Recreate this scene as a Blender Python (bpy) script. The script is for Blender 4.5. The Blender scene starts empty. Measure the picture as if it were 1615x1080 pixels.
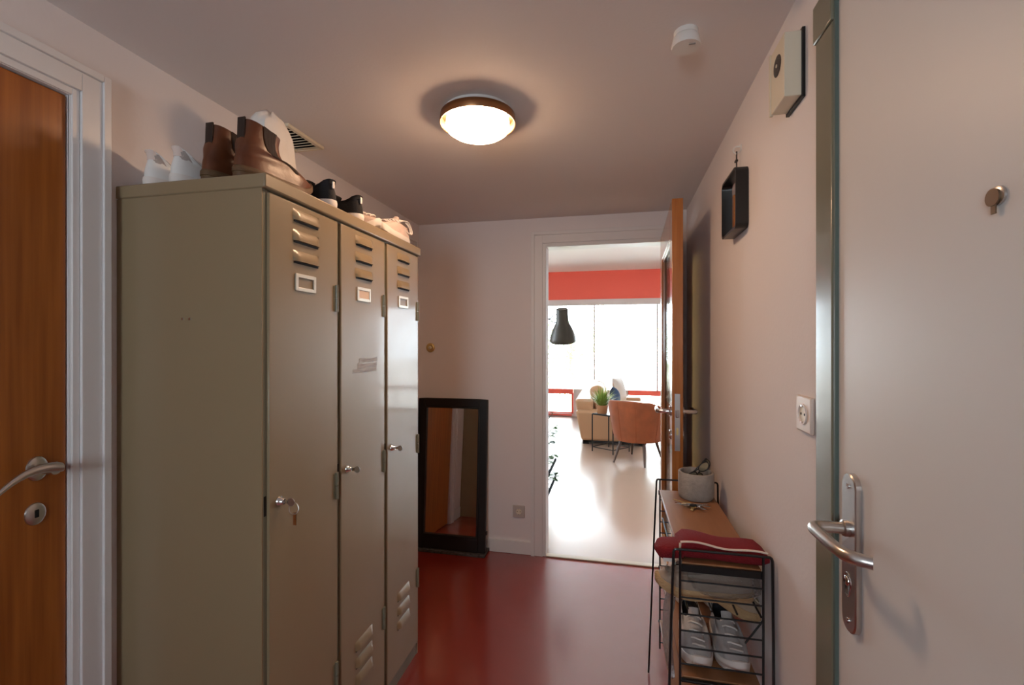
import bpy, bmesh, math, random
from mathutils import Vector, Matrix
R = math.radians
PI = math.pi
random.seed(7)
SC = bpy.context.scene
COL = SC.collection

# ------------------------------------------------------------------ camera
cd = bpy.data.cameras.new('camera'); cam = bpy.data.objects.new('camera', cd); COL.objects.link(cam)
cam.location = (0, 0, 1.38); cam.rotation_euler = (R(90), 0, 0.2163)
cd.sensor_width = 36; cd.sensor_fit = 'HORIZONTAL'; cd.lens = 724.8 / 1615 * 36; cd.clip_start = .02
SC.camera = cam
# ------------------------------------------------------------------ world, daylight, exposure
w = bpy.data.worlds.new('daylight_sky'); SC.world = w; w.use_nodes = True
bg = w.node_tree.nodes['Background']
bg.inputs['Color'].default_value = (.80, .90, 1, 1); bg.inputs['Strength'].default_value = 18
SC.view_settings.view_transform = 'Standard'; SC.view_settings.look = 'None'
SC.view_settings.exposure = 0.0; SC.view_settings.gamma = 1; SC.view_settings.use_curve_mapping = False
SC.cycles.max_bounces = 14; SC.cycles.diffuse_bounces = 8; SC.cycles.sample_clamp_indirect = 4
SC.cycles.caustics_reflective = False; SC.cycles.caustics_refractive = False
def portal(name, loc, rot, sx, sy):
    l = bpy.data.lights.new(name, 'AREA'); l.shape = 'RECTANGLE'; l.size = sx; l.size_y = sy
    o = bpy.data.objects.new(name, l); COL.objects.link(o); o.location = loc; o.rotation_euler = rot
    l.cycles.is_portal = True
    return o
portal('living_window_daylight', (.2, 8.75, 1.2), (R(-90), 0, 0), 5.4, 2.1)
portal('side_fill_daylight', (-2.68, 4.2, 1.65), (0, R(-90), 0), 1.2, 1.4)  # portal for the unseen side window added as fill
portal('back_fill_daylight', (-.55, -1.62, 1.55), (R(90), 0, 0), .8, .7)  # portal for the invented back window, cool fill from behind

sl = bpy.data.lights.new('sun', 'SUN'); sl.energy = 78; sl.angle = R(1); sl.color = (1, .95, .88)
so_ = bpy.data.objects.new('sun', sl); COL.objects.link(so_); so_.rotation_euler = (R(35), 0, R(-15))
# ------------------------------------------------------------------ helpers
class MB:
    def __init__(s): s.v = []; s.f = []
    def add(s, vs, fs):
        n = len(s.v); s.v += [tuple(p) for p in vs]; s.f += [tuple(i + n for i in f) for f in fs]; return s
    def box(s, a, b):
        x0, y0, z0 = [min(a[i], b[i]) for i in range(3)]; x1, y1, z1 = [max(a[i], b[i]) for i in range(3)]
        return s.add([(x0,y0,z0),(x1,y0,z0),(x1,y1,z0),(x0,y1,z0),(x0,y0,z1),(x1,y0,z1),(x1,y1,z1),(x0,y1,z1)],
                     [(3,2,1,0),(4,5,6,7),(0,1,5,4),(1,2,6,5),(2,3,7,6),(3,0,4,7)])
    def prism(s, pts, z0, z1):          # footprint polygon (ccw) extruded in z
        n = len(pts)
        vs = [(p[0], p[1], z0) for p in pts] + [(p[0], p[1], z1) for p in pts]
        fs = [tuple(range(n - 1, -1, -1)), tuple(range(n, 2 * n))] + [(i, (i + 1) % n, n + (i + 1) % n, n + i) for i in range(n)]
        return s.add(vs, fs)
    def loft(s, rings, cap0=True, cap1=True, closed=True):
        n = len(rings[0]); vs = [p for r in rings for p in r]; fs = []
        for k in range(len(rings) - 1):
            for i in range(n if closed else n - 1):
                j = (i + 1) % n
                fs.append((k*n+i, k*n+j, (k+1)*n+j, (k+1)*n+i))
        if cap0: fs.append(tuple(range(n - 1, -1, -1)))
        if cap1: fs.append(tuple((len(rings)-1)*n + i for i in range(n)))
        return s.add(vs, fs)
    def tube(s, pts, r, seg=8, closed=False):
        P = [Vector(p) for p in pts]; n = len(P); rings = []
        rr = r if hasattr(r, '__len__') else [r] * n
        ref = None
        for i in range(n):
            a = P[i-1] if (i > 0 or closed) else P[i]; b = P[(i+1) % n] if (i < n-1 or closed) else P[i]
            t = (b - a).normalized()
            if ref is None:
                ref = Vector((0,0,1)) if abs(t.z) < .9 else Vector((1,0,0))
            u = t.cross(ref).normalized(); ref = u.cross(t).normalized()
            rings.append([P[i] + rr[i] * (math.cos(2*PI*k/seg) * u + math.sin(2*PI*k/seg) * ref) for k in range(seg)])
        if closed: rings.append(rings[0]); return s.loft(rings, False, False)
        return s.loft(rings)
    def cyl(s, a, b, r0, r1=None, seg=20):
        return s.tube([a, b], [r0, r0 if r1 is None else r1], seg)
    def lathe(s, prof, c, axis='z', seg=32):     # prof: (radius, height) pairs
        rings = []
        for r, h in prof:
            ring = []
            for k in range(seg):
                a = 2*PI*k/seg; p = (r*math.cos(a), r*math.sin(a), h)
                if axis == 'x': p = (h, p[0], p[1])
                if axis == '-x': p = (-h, p[1], p[0])
                if axis == '-y': p = (p[0], -h, p[1])
                ring.append((c[0]+p[0], c[1]+p[1], c[2]+p[2]))
            rings.append(ring)
        return s.loft(rings, prof[0][0] > 1e-5, prof[-1][0] > 1e-5)
    def xform(s, M):
        s.v = [tuple(M @ Vector(p)) for p in s.v]; return s

def build(name, mb, mat, parent=None, bevel=0, seg=2, smooth=40, subsurf=0, world=True):
    me = bpy.data.meshes.new(name); me.from_pydata(mb.v, [], mb.f)
    bm = bmesh.new(); bm.from_mesh(me); bmesh.ops.remove_doubles(bm, verts=bm.verts, dist=1e-6)
    bmesh.ops.recalc_face_normals(bm, faces=bm.faces); bm.to_mesh(me); bm.free()
    me.materials.append(mat)
    if smooth: me.shade_smooth(); me.set_sharp_from_angle(angle=R(smooth))
    o = bpy.data.objects.new(name, me); COL.objects.link(o)
    if bevel:
        m = o.modifiers.new('bevel', 'BEVEL'); m.width = bevel; m.segments = seg; m.limit_method = 'ANGLE'; m.angle_limit = R(35)
        me.set_sharp_from_angle(angle=R(80)) if seg > 1 else None
    if subsurf:
        m = o.modifiers.new('subsurf', 'SUBSURF'); m.levels = m.render_levels = subsurf
    if parent is not None:
        o.parent = parent
        if world and parent.parent is None: o.matrix_parent_inverse = parent.matrix_basis.inverted()
    return o
def tag(o, label=None, cat=None, group=None, kind=None):
    if label: o['label'] = label
    if cat: o['category'] = cat
    if group: o['group'] = group
    if kind: o['kind'] = kind
    return o
def thing(name, loc, label, cat, group=None, rz=0, kind=None):
    o = bpy.data.objects.new(name, None); COL.objects.link(o); o.location = loc; o.rotation_euler = (0, 0, rz)
    o.empty_display_size = .1
    return tag(o, label, cat, group, kind)
def struct(name, mb, mat, label=None, cat=None, **k):
    return tag(build(name, mb, mat, **k), label, cat, kind='structure')
def copy_tree(o, parent=None):
    c = o.copy(); COL.objects.link(c)
    if parent is not None: c.parent = parent
    for ch in list(o.children): copy_tree(ch, c)
    return c

# ------------------------------------------------------------------ materials
def mat(name, col, rough=.5, metal=0, coat=0, coatr=.08, coatior=1.5, var=0, vscale=8, stretch=(1,1,1), col2=None, bump=0, bscale=60, bstretch=None,
        trans=0, emit=None, estr=0, rvar=0, rscale=5, spec=.5, sheen=0, ior=1.45, alpha=1):
    m = bpy.data.materials.new(name); m.use_nodes = True; nt = m.node_tree; N = nt.nodes; b = N['Principled BSDF']
    I = b.inputs
    I['Base Color'].default_value = (*col, 1); I['Roughness'].default_value = rough; I['Metallic'].default_value = metal
    I['Coat Weight'].default_value = coat; I['Coat IOR'].default_value = coatior; I['Coat Roughness'].default_value = coatr; I['Transmission Weight'].default_value = trans
    I['Specular IOR Level'].default_value = spec; I['IOR'].default_value = ior; I['Sheen Weight'].default_value = sheen; I['Alpha'].default_value = alpha
    if emit: I['Emission Color'].default_value = (*emit, 1); I['Emission Strength'].default_value = estr
    if not (var or col2 or bump or rvar): return m
    tc = N.new('ShaderNodeTexCoord')
    def noise(scale, st, detail=4):
        mp = N.new('ShaderNodeMapping'); mp.inputs['Scale'].default_value = st; mp.inputs['Location'].default_value = (.37, .21, .53); nt.links.new(tc.outputs['Object'], mp.inputs['Vector'])
        n = N.new('ShaderNodeTexNoise'); n.inputs['Scale'].default_value = scale; n.inputs['Detail'].default_value = detail
        nt.links.new(mp.outputs['Vector'], n.inputs['Vector']); return n
    if var or col2:
        n = noise(vscale, stretch, 6); r = N.new('ShaderNodeValToRGB')
        c2 = col2 or tuple(c * (1 - var) for c in col)
        r.color_ramp.elements[0].position = .32; r.color_ramp.elements[1].position = .68
        r.color_ramp.elements[0].color = (*c2, 1); r.color_ramp.elements[1].color = (*col, 1)
        nt.links.new(n.outputs['Fac'], r.inputs['Fac']); nt.links.new(r.outputs['Color'], I['Base Color'])
    if rvar:
        n = noise(rscale, (1,1,1), 5); mr = N.new('ShaderNodeMapRange'); mr.inputs['From Min'].default_value = .3; mr.inputs['From Max'].default_value = .7
        mr.inputs['To Min'].default_value = rough; mr.inputs['To Max'].default_value = rough + rvar
        nt.links.new(n.outputs['Fac'], mr.inputs['Value']); nt.links.new(mr.outputs['Result'], I['Roughness'])
    if bump:
        n = noise(bscale, bstretch or (1,1,1), 3); bp = N.new('ShaderNodeBump'); bp.inputs['Strength'].default_value = bump; bp.inputs['Distance'].default_value = .01
        nt.links.new(n.outputs['Fac'], bp.inputs['Height']); nt.links.new(bp.outputs['Normal'], I['Normal'])
    return m
M = {}
M['wall'] = mat('white_plaster', (.78, .74, .74), .75, bump=.05, bscale=90)
M['living_ceil'] = mat('bright_white_paint', (.86, .85, .84), .7)
M['ceil'] = mat('white_ceiling_paint', (.78, .74, .73), .8, bump=.05, bscale=120)
M['trim'] = mat('white_gloss_paint', (.76, .75, .75), .35, bump=.02, bscale=30)
M['lino'] = mat('red_linoleum', (.24, .017, .007), .30, rvar=.12, rscale=6, coat=1, coatr=.15, coatior=1.75)
M['pale_floor'] = mat('pale_wood_floor', (.47, .345, .265), .30, coat=.5, coatr=.2, var=.08, vscale=4, stretch=(1, .15, 1), rvar=.03, rscale=3)
M['thresh'] = mat('beige_threshold', (.60, .50, .38), .4)
M['red_paint'] = mat('coral_red_paint', (.80, .125, .085), .5)
M['wood_door'] = mat('orange_veneer', (.40, .125, .02), .30, col2=(.27, .075, .010), vscale=5, stretch=(14, 14, .5), coat=.25, bump=.02, bscale=40, bstretch=(10,10,.4))
M['wood_frame'] = mat('orange_varnished_wood', (.40, .15, .035), .25, col2=(.30, .10, .02), vscale=5, stretch=(12, 12, .5), coat=.4)
def thin_glass(name, tint=(.97, .98, .97), rough=.02, ior=1.45, bump=0, milk=0):
    m = bpy.data.materials.new(name); m.use_nodes = True; nt = m.node_tree; N = nt.nodes; N.remove(N['Principled BSDF'])
    fr_ = N.new('ShaderNodeFresnel'); fr_.inputs['IOR'].default_value = ior
    t = N.new('ShaderNodeBsdfTransparent'); t.inputs['Color'].default_value = (*tint, 1)
    g = N.new('ShaderNodeBsdfGlossy'); g.inputs['Roughness'].default_value = rough
    mx = N.new('ShaderNodeMixShader'); nt.links.new(fr_.outputs[0], mx.inputs[0]); nt.links.new(t.outputs[0], mx.inputs[1]); nt.links.new(g.outputs[0], mx.inputs[2])
    if bump:
        n = N.new('ShaderNodeTexNoise'); n.inputs['Scale'].default_value = 22; bp = N.new('ShaderNodeBump'); bp.inputs['Strength'].default_value = bump; bp.inputs['Distance'].default_value = .02
        nt.links.new(n.outputs['Fac'], bp.inputs['Height']); nt.links.new(bp.outputs[0], g.inputs['Normal']); nt.links.new(bp.outputs[0], fr_.inputs['Normal'])
    if milk:
        df = N.new('ShaderNodeBsdfTranslucent'); df.inputs['Color'].default_value = (.9, .88, .86, 1); d2_ = N.new('ShaderNodeBsdfDiffuse'); d2_.inputs['Color'].default_value = (.85, .83, .81, 1)
        m1 = N.new('ShaderNodeMixShader'); nt.links.new(df.outputs[0], m1.inputs[1]); nt.links.new(d2_.outputs[0], m1.inputs[2])
        m2 = N.new('ShaderNodeMixShader'); m2.inputs[0].default_value = milk; nt.links.new(mx.outputs[0], m2.inputs[1]); nt.links.new(m1.outputs[0], m2.inputs[2]); mx = m2
    nt.links.new(mx.outputs[0], N['Material Output'].inputs['Surface']); return m
M['glass'] = thin_glass('clear_glass')
M['steel'] = mat('brushed_steel', (.62, .60, .58), .28, metal=1)
M['chrome'] = mat('chrome', (.75, .75, .75), .1, metal=1)
M['brass'] = mat('brass', (.78, .62, .28), .4, metal=1)
M['olive'] = mat('olive_beige_locker_paint', (.275, .207, .122), .32, coat=.28, rvar=.08, rscale=9, bump=.012, bscale=9)
M['olive_frame'] = mat('olive_grey_steel_paint', (.185, .18, .125), .28, coat=.3)
M['frame_edge'] = mat('grey_green_rubber_seal', (.10, .14, .125), .4)
M['ivory_door'] = mat('off_white_door_paint', (.72, .69, .66), .42, bump=.015, bscale=25)
M['dark'] = mat('dark_void', (.008, .007, .006), .8)
M['black'] = mat('black_enamel', (.010, .010, .011), .32)
M['matte_black'] = mat('matt_black_steel', (.008, .008, .009), .9, spec=.1)
M['blackwood'] = mat('black_stained_wood', (.014, .011, .010), .4)
M['mirror'] = mat('mirror_glass', (.94, .93, .91), .015, metal=1)
M['plastic'] = mat('white_plastic', (.78, .76, .73), .35)
M['cream'] = mat('cream_plastic', (.72, .66, .52), .4)
M['brown_shelf'] = mat('brown_laminate', (.33, .155, .07), .38, col2=(.27, .12, .05), vscale=8, stretch=(6, .6, 6))
M['concrete'] = mat('grey_concrete', (.36, .33, .30), .85, var=.25, vscale=22, bump=.3, bscale=70)
M['towel'] = mat('red_terry', (.19, .007, .013), .95, bump=.5, bscale=220)
M['cream_cloth'] = mat('cream_piping', (.75, .62, .52), .85)
M['white_leather'] = mat('white_leather', (.78, .77, .75), .5, bump=.04, bscale=60)
M['white_sole'] = mat('white_rubber', (.75, .70, .66), .6)
M['boot'] = mat('brown_leather', (.155, .048, .016), .38, col2=(.065, .018, .008), vscale=9, bump=.08, bscale=50)
M['boot_sole'] = mat('brown_stacked_sole', (.13, .07, .03), .6, var=.4, vscale=30, stretch=(1,1,8))
M['elastic'] = mat('dark_elastic', (.035, .020, .014), .9, bump=.4, bscale=160, bstretch=(1,1,.1))
M['canvas_black'] = mat('black_canvas', (.012, .012, .014), .85, bump=.2, bscale=200)
M['lining'] = mat('dark_shoe_lining', (.02, .02, .025), .95)
M['pale_lining'] = mat('pale_shoe_lining', (.42, .36, .33), .95)
M['pink_shoe'] = mat('pale_pink_mesh', (.72, .56, .50), .75, var=.2, vscale=25, bump=.2, bscale=150)
M['beige_shoe'] = mat('beige_suede', (.52, .40, .29), .9, var=.25, vscale=14, bump=.15, bscale=120)
M['taupe_shoe'] = mat('taupe_knit', (.42, .33, .26), .9, var=.3, vscale=20, bump=.2, bscale=150)
M['grey_shoe'] = mat('light_grey_knit', (.50, .48, .48), .85, var=.15, vscale=30, bump=.2, bscale=170)
M['gum'] = mat('gum_rubber', (.50, .33, .17), .7, bump=.5, bscale=120)
M['lace'] = mat('white_lace', (.78, .74, .70), .9)
M['bag'] = mat('white_crinkled_paper', (.80, .77, .74), .75, bump=.35, bscale=22)
M['clear_bag'] = thin_glass('clear_plastic_film', (.985, .98, .98), .10, 1.4, .6, .14)
M['lamp_rim'] = mat('copper_brown_metal', (.30, .15, .07), .3, metal=1)
M['lamp_glass'] = mat('opal_glass', (1, .9, .75), .3, emit=(1, .63, .38), estr=54)
M['leather'] = mat('beige_leather', (.50, .295, .165), .5, bump=.03, bscale=40)
M['orange_velvet'] = mat('rust_velvet', (.24, .060, .016), .85, sheen=.1, var=.25, vscale=9)
M['dark_wood'] = mat('dark_walnut', (.05, .022, .012), .4)
M['leaf'] = mat('green_leaf', (.24, .34, .07), .5)
M['dark_leaf'] = mat('dark_green_leaf', (.035, .075, .02), .4)
M['tree_leaf'] = mat('tree_leaf', (.16, .24, .06), .6)
M['bark'] = mat('bark', (.16, .12, .08), .9)
M['terracotta'] = mat('terracotta', (.35, .16, .07), .8)
M['lampshade'] = mat('dark_olive_metal', (.026, .019, .010), .45)
M['blue_cloth'] = mat('navy_cloth', (.03, .06, .13), .9)
M['white_cloth'] = mat('white_cloth', (.8, .78, .74), .9)
M['ground'] = mat('pale_paving', (.68, .67, .64), .9, var=.2, vscale=2)
M['stone'] = mat('dark_speckled_stone', (.10, .09, .085), .8, col2=(.035, .03, .03), vscale=60)
M['paper'] = mat('cream_label_paper', (.75, .60, .50), .8)
M['label_metal'] = mat('nickel_label_frame', (.75, .70, .60), .35, metal=.6)
M['tape'] = mat('brown_tape_residue', (.20, .16, .14), .5, col2=(.42, .37, .31), vscale=40, stretch=(1, .5, 3))

# ------------------------------------------------------------------ setting: shell of the hall
L, F, CZ, B = -1.3045, 2.95, 2.186, -1.5
def RX(y): return .420 + (y - 1.2) * .0095        # right wall, not quite square to the hall
FT = .12                                             # far wall thickness
struct('floor', MB().box((L-.15, B-.15, -.1), (.62, F+.02, 0)), M['lino'], 'glossy deep red linoleum floor of the hallway', 'floor')
struct('floor_living', MB().box((-2.75, F+.02, -.1), (3.2, 8.8, 0)), M['pale_floor'], 'pale shiny floor of the living room beyond the doorway', 'floor')
struct('ceiling', MB().box((L-.15, B-.15, CZ), (.62, F+FT, CZ+.12)), M['ceil'], 'matt white hallway ceiling', 'ceiling')
struct('ceiling_living', MB().box((-2.75, F+FT, 2.70), (3.2, 8.8, 2.82)), M['living_ceil'], 'white ceiling of the bright living room', 'ceiling')
# left wall with two door openings
D1 = (-.02, .868); D1Z = 1.987
D3 = (2.20, 2.80)
wl = MB()
wl.box((L-.15, B, 0), (L, D1[0], CZ)); wl.box((L-.15, D1[0], D1Z), (L, D1[1], CZ)); wl.box((L-.15, D1[1], 0), (L, D3[0], CZ))
wl.box((L-.17, D1[0]-.05, 0), (L-.15, D1[1]+.05, CZ)); wl.box((L-.17, D3[0]-.05, 0), (L-.15, D3[1]+.05, CZ)); wl.box((L-.15, D3[0], D1Z), (L, D3[1], CZ)); wl.box((L-.15, D3[1], 0), (L, F, CZ))  # thin slabs behind the doors added to stop daylight leaking in
struct('wall_left', wl, M['wall'], 'white plaster wall behind the lockers', 'wall')
# right wall (slightly skewed)
wr = MB().prism([(RX(1.03), 1.03), (.62, 1.03), (.62, F), (RX(F), F)], 0, CZ)
wr.prism([(RX(.0), -.05), (RX(0)+.16, -.05), (RX(1)+.16, 1.03), (RX(1.03), 1.03)], 2.05, CZ)
wr.prism([(RX(B), B), (.62, B), (.62, -.05), (RX(-.05), -.05)], 0, CZ)
struct('wall_right', wr, M['wall'], 'white plaster wall beside the wire shelf', 'wall')
# far wall with living room doorway
DX0, DX1, DZ = -.4236, .300, 2.0
wf = MB().box((-2.75, F, 0), (DX0, F+FT, 2.82)); wf.box((DX0, F, DZ), (DX1, F+FT, 2.82)); wf.box((DX1, F, 0), (3.2, F+FT, 2.82))
struct('wall_far', wf, M['wall'], 'white wall with the open doorway to the living room', 'wall')
# back wall behind the camera, with a window made up for cool fill light
wx0, wx1, wz0, wz1 = -.95, -.15, 1.2, 1.9
wb = MB().box((L-.15, B-.12, 0), (wx0, B, CZ)).box((wx1, B-.12, 0), (.62, B, CZ)).box((wx0, B-.12, 0), (wx1, B, wz0)).box((wx0, B-.12, wz1), (wx1, B, CZ))
struct('wall_back', wb, M['wall'])
w2 = struct('fill_window_back', MB().box((wx0, B-.09, wz0), (wx0+.04, B-.03, wz1)).box((wx1-.04, B-.09, wz0), (wx1, B-.03, wz1)).box((wx0+.04, B-.09, wz0), (wx1-.04, B-.03, wz0+.04)).box((wx0+.04, B-.09, wz1-.04), (wx1-.04, B-.03, wz1)), M['trim'])
build('pane', MB().box((wx0+.04, B-.066, wz0+.04), (wx1-.04, B-.06, wz1-.04)), M['glass'], w2)
# living room walls
LX0, LX1, LY, LZ = -2.6, 3.05, 8.6, 2.70
wl2 = MB().box((LX0-.15, F+FT, 0), (LX0, 3.5, LZ)); wl2.box((LX0-.15, 4.9, 0), (LX0, LY+.2, LZ)); wl2.box((LX0-.15, 3.5, 0), (LX0, 4.9, 1.05)); wl2.box((LX0-.15, 3.5, 2.25), (LX0, 4.9, LZ))
struct('wall_living_left', wl2, M['wall'])
w3 = struct('fill_window_side', MB().box((LX0-.1, 3.5, 1.05), (LX0-.04, 3.55, 2.25)).box((LX0-.1, 4.85, 1.05), (LX0-.04, 4.9, 2.25)).box((LX0-.1, 3.55, 1.05), (LX0-.04, 4.85, 1.10)).box((LX0-.1, 3.55, 2.20), (LX0-.04, 4.85, 2.25)), M['trim'])  # out-of-view window added to brighten the living room
build('pane', MB().box((LX0-.073, 3.55, 1.10), (LX0-.067, 4.85, 2.20)), M['glass'], w3)
struct('wall_living_right', MB().box((LX1, F+FT, 0), (LX1+.15, LY+.2, LZ)), M['wall'])
wz = MB().box((LX0, LY, 2.18), (LX1, LY+.2, LZ))
struct('wall_window', wz, M['red_paint'], 'coral red band of wall above the living room window', 'wall')
# window front: white upper frame with panes, low glazing with red rails
wn = thing('window_1', (.2, LY, 0), 'wide living room window front with white mullions and red rails', 'window', kind='structure')
fr = MB().box((LX0, LY+.02, 2.07), (LX1, LY+.10, 2.18)).box((LX0, LY+.02, 0), (LX1, LY+.10, .055))
build('window_frame', fr, M['trim'], wn)
xs = [LX0, -1.55, -.34, .78, 1.9, LX1]
for x in xs[1:-1]: build('mullion', MB().box((x-.014, LY+.05, .5), (x+.014, LY+.075, 2.07)), M['trim'], wn, bevel=.004)
for a, b in zip(xs[:-1], xs[1:]):
    build('pane', MB().box((a+.01, LY+.057, .51), (b-.01, LY+.063, 2.08)), M['glass'], wn)
build('rail', MB().box((LX0, LY-.02, .422), (-.73, LY+.10, .512)), M['red_paint'], wn, bevel=.004)['label'] = 'red painted rail under the left panes'
build('rail', MB().box((.27, LY-.02, .422), (LX1, LY+.10, .512)), M['red_paint'], wn, bevel=.004)['label'] = 'red painted rail under the right panes'
build('panel', MB().box((-.72, LY+.02, .055), (.27, LY+.10, .51)), M['trim'], wn)
build('post', MB().box((-.755, LY-.0, .055), (-.725, LY+.08, .43)), M['red_paint'], wn)
build('foot_rail', MB().box((LX0, LY-.005, .060), (-.75, LY+.015, .085)), M['red_paint'], wn); build('foot_rail', MB().box((LX0, LY-.01, .015), (-.75, LY+.015, .04)), M['red_paint'], wn)
build('low_pane', MB().box((LX0, LY+.05, .085), (-.755, LY+.056, .422)), M['glass'], wn)
build('low_pane', MB().box((.27, LY+.05, .055), (LX1, LY+.056, .422)), M['glass'], wn)

# ------------------------------------------------------------------ trims
def casing(name, prof, path, m, label):             # mitred casing: prof = (offset outward from opening, depth off wall) box strips
    pass
X0 = L
def left_casing(name, y0, y1, zt, wd, label):
    t = MB()
    for a, b, d in ((0, .016, .012), (.016, .062, .020), (.062, wd, .027)):
        for (p, q) in (((y1+a), (y1+b)), ((y0-b), (y0-a))):
            t.box((X0-.001, p, 0), (X0+d, q, zt+a + (b-a)))
        t.box((X0-.001, y0-a, zt+a), (X0+d, y1+a, zt+b))
    t.box((X0-.13, y1, 0), (X0+.008, y1+.003, zt)); t.box((X0-.13, y0-.003, 0), (X0+.008, y0, zt)); t.box((X0-.13, y0, zt), (X0+.008, y1, zt+.003))
    return struct(name, t, M['trim'], label, 'door casing', bevel=.003)
left_casing('trim_1', D1[0], D1[1], D1Z, .080, 'white moulded casing round the orange wood door')
left_casing('trim_2', D3[0], D3[1], D1Z, .075, 'white casing beyond the lockers, seen in the floor mirror')
tf = MB()
for a, b, d in ((0, .020, .008), (.020, .072, .016), (.072, .095, .024)):
    tf.box((DX0-b, F-d, 0), (DX0-a, F+.001, DZ+b)); tf.box((DX1+a, F-d, 0), (DX1+b, F+.001, DZ+b)); tf.box((DX0-a, F-d, DZ+a), (DX1+a, F+.001, DZ+b))
tf.box((DX0-.002, F, 0), (DX0, F+FT, DZ)); tf.box((DX1, F, 0), (DX1+.002, F+FT, DZ)); tf.box((DX0, F, DZ-.002), (DX1, F+FT, DZ))
struct('trim_3', tf, M['trim'], 'white casing round the living room doorway', 'door casing', bevel=.002)
struct('trim_4', MB().box((DX0, F-.015, 0), (DX1, F+.03, .008)), M['thresh'], 'thin beige threshold strip in the living room doorway', 'threshold', bevel=.003)
struct('baseboard_far', MB().box((-.800, F-.014, 0), (DX0-.096, F+.001, .085)), M['trim'], 'low white skirting under the wall socket', 'baseboard', bevel=.003)
struct('baseboard_left', MB().box((L-.001, 1.93, 0), (L+.014, 2.12, .085)), M['trim'], bevel=.003)
struct('trim_5', MB().box((-1.30, 2.83, 0), (-.802, F, .018)), M['stone'], 'dark speckled stone strip under the leaning mirror', 'floor strip', bevel=.003)

# ------------------------------------------------------------------ door 1 (left, orange veneer)
d1 = struct('door_1', MB().box((L-.045, D1[0]+.003, .006), (L-.004, D1[1]-.003, D1Z-.003)), M['wood_door'], 'orange varnished wood door with a curved steel lever', 'door', bevel=.002)
hy, hz = .806, 1.087
hd = build('door_handle', MB().lathe([(.0, .007), (.018, .007), (.024, .004), (.025, 0)], (0,0,0), 'x', 28).xform(Matrix.Translation((L-.004, hy, hz)) @ Matrix.Diagonal((1, .85, 1.15, 1))), M['steel'], d1)
lv = []
for i in range(13):
    t = i / 12
    y = hy + .012 - .118 * t; z = hz + .004 - .030 * t * t * (1 if t < .6 else 1) + .010 * math.sin(PI * t)
    wd = .013 * (1 - .55 * t) if t > .05 else .010; th = .008 * (1 - .45 * t)
    xx = L + .056 - .004 * math.sin(PI * t)
    lv.append([(xx + th * math.cos(a), y, z + wd * math.sin(a)) for a in [2*PI*k/12 for k in range(12)]])
build('lever', MB().loft(lv).cyl((L, hy, hz), (L+.056, hy, hz), .011, .010, 16), M['steel'], hd, smooth=60)
ky = build('keyhole_plate', MB().lathe([(0, .006), (.019, .006), (.025, .003), (.026, 0)], (0,0,0), 'x', 28).xform(Matrix.Translation((L-.004, hy-.003, .983)) @ Matrix.Diagonal((1, .8, 1.0, 1))), M['steel'], d1)
build('keyhole', MB().box((L+.001, hy-.007, .975), (L+.0035, hy+.001, .993)), M['dark'], ky, bevel=.001)
# door 3 (left wall beyond the lockers, seen in the mirror)
d3 = struct('door_3', MB().box((L-.045, D3[0]+.003, .006), (L-.004, D3[1]-.003, D1Z-.003)), M['wood_door'], 'orange wood door beyond the lockers, seen only in the floor mirror', 'door', bevel=.002)
build('door_handle', MB().lathe([(.0, .007), (.02, .007), (.025, 0)], (L-.004, 2.72, 1.06), 'x', 24).cyl((L, 2.72, 1.06), (L+.05, 2.72, 1.06), .009, .009, 14).tube([(L+.05, 2.725, 1.06), (L+.052, 2.66, 1.058), (L+.045, 2.61, 1.05)], [.010, .009, .006], 12), M['steel'], d3)

# ------------------------------------------------------------------ door 2 (open wooden door with glass)
LW, DT = .815, .046
dm = Matrix.Translation((.283, F-.012, 0)) @ Matrix.Rotation(-math.atan2(.030, .83), 4, 'Z')   # local: -y runs towards the free edge, x is thickness
d2 = thing('door_2', (.283, F-.012, 0), 'open orange wood door with a tall glass pane and chrome levers', 'door', kind='structure')
def dpart(name, mb, m, par=None, **k): return build(name, mb.xform(dm), m, par or d2, **k)
zb, zt = .012, 2.012
dpart('stile', MB().box((0, -LW, zb), (DT, -LW+.115, zt)), M['wood_frame'], bevel=.002)
dpart('stile', MB().box((0, -.115, zb), (DT, 0, zt)), M['wood_frame'], bevel=.002)
dpart('top_rail', MB().box((0, -LW+.115, zt-.15), (DT, -.115, zt)), M['wood_frame'], bevel=.002)
dpart('bottom_rail', MB().box((0, -LW+.115, zb), (DT, -.115, .26)), M['wood_frame'], bevel=.002)
bd = MB()
for x in (.008, DT-.018):
    bd.box((x, -LW+.115, .26), (x+.010, -LW+.130, zt-.15)); bd.box((x, -.130, .26), (x+.010, -.115, zt-.15))
    bd.box((x, -LW+.130, .26), (x+.010, -.130, .275)); bd.box((x, -LW+.130, zt-.165), (x+.010, -.130, zt-.15))
dpart('glazing_bead', bd, M['wood_frame'], bevel=.002)
dpart('pane', MB().box((.019, -LW+.116, .262), (.025, -.116, zt-.152)), thin_glass('amber_glass', (.85, .68, .42), .06, 1.5, .12))
lp = dpart('lock_plate', MB().box((.011, -LW-.0015, .905), (.033, -LW+.002, 1.155)), M['steel'])
dpart('latch', MB().box((.014, -LW-.006, 1.05), (.030, -LW, 1.085)), M['chrome'], lp, bevel=.003)
dpart('bolt_slot', MB().box((.018, -LW-.003, .975), (.026, -LW, 1.005)), M['brass'], lp)
hy2 = -LW + .055
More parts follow.
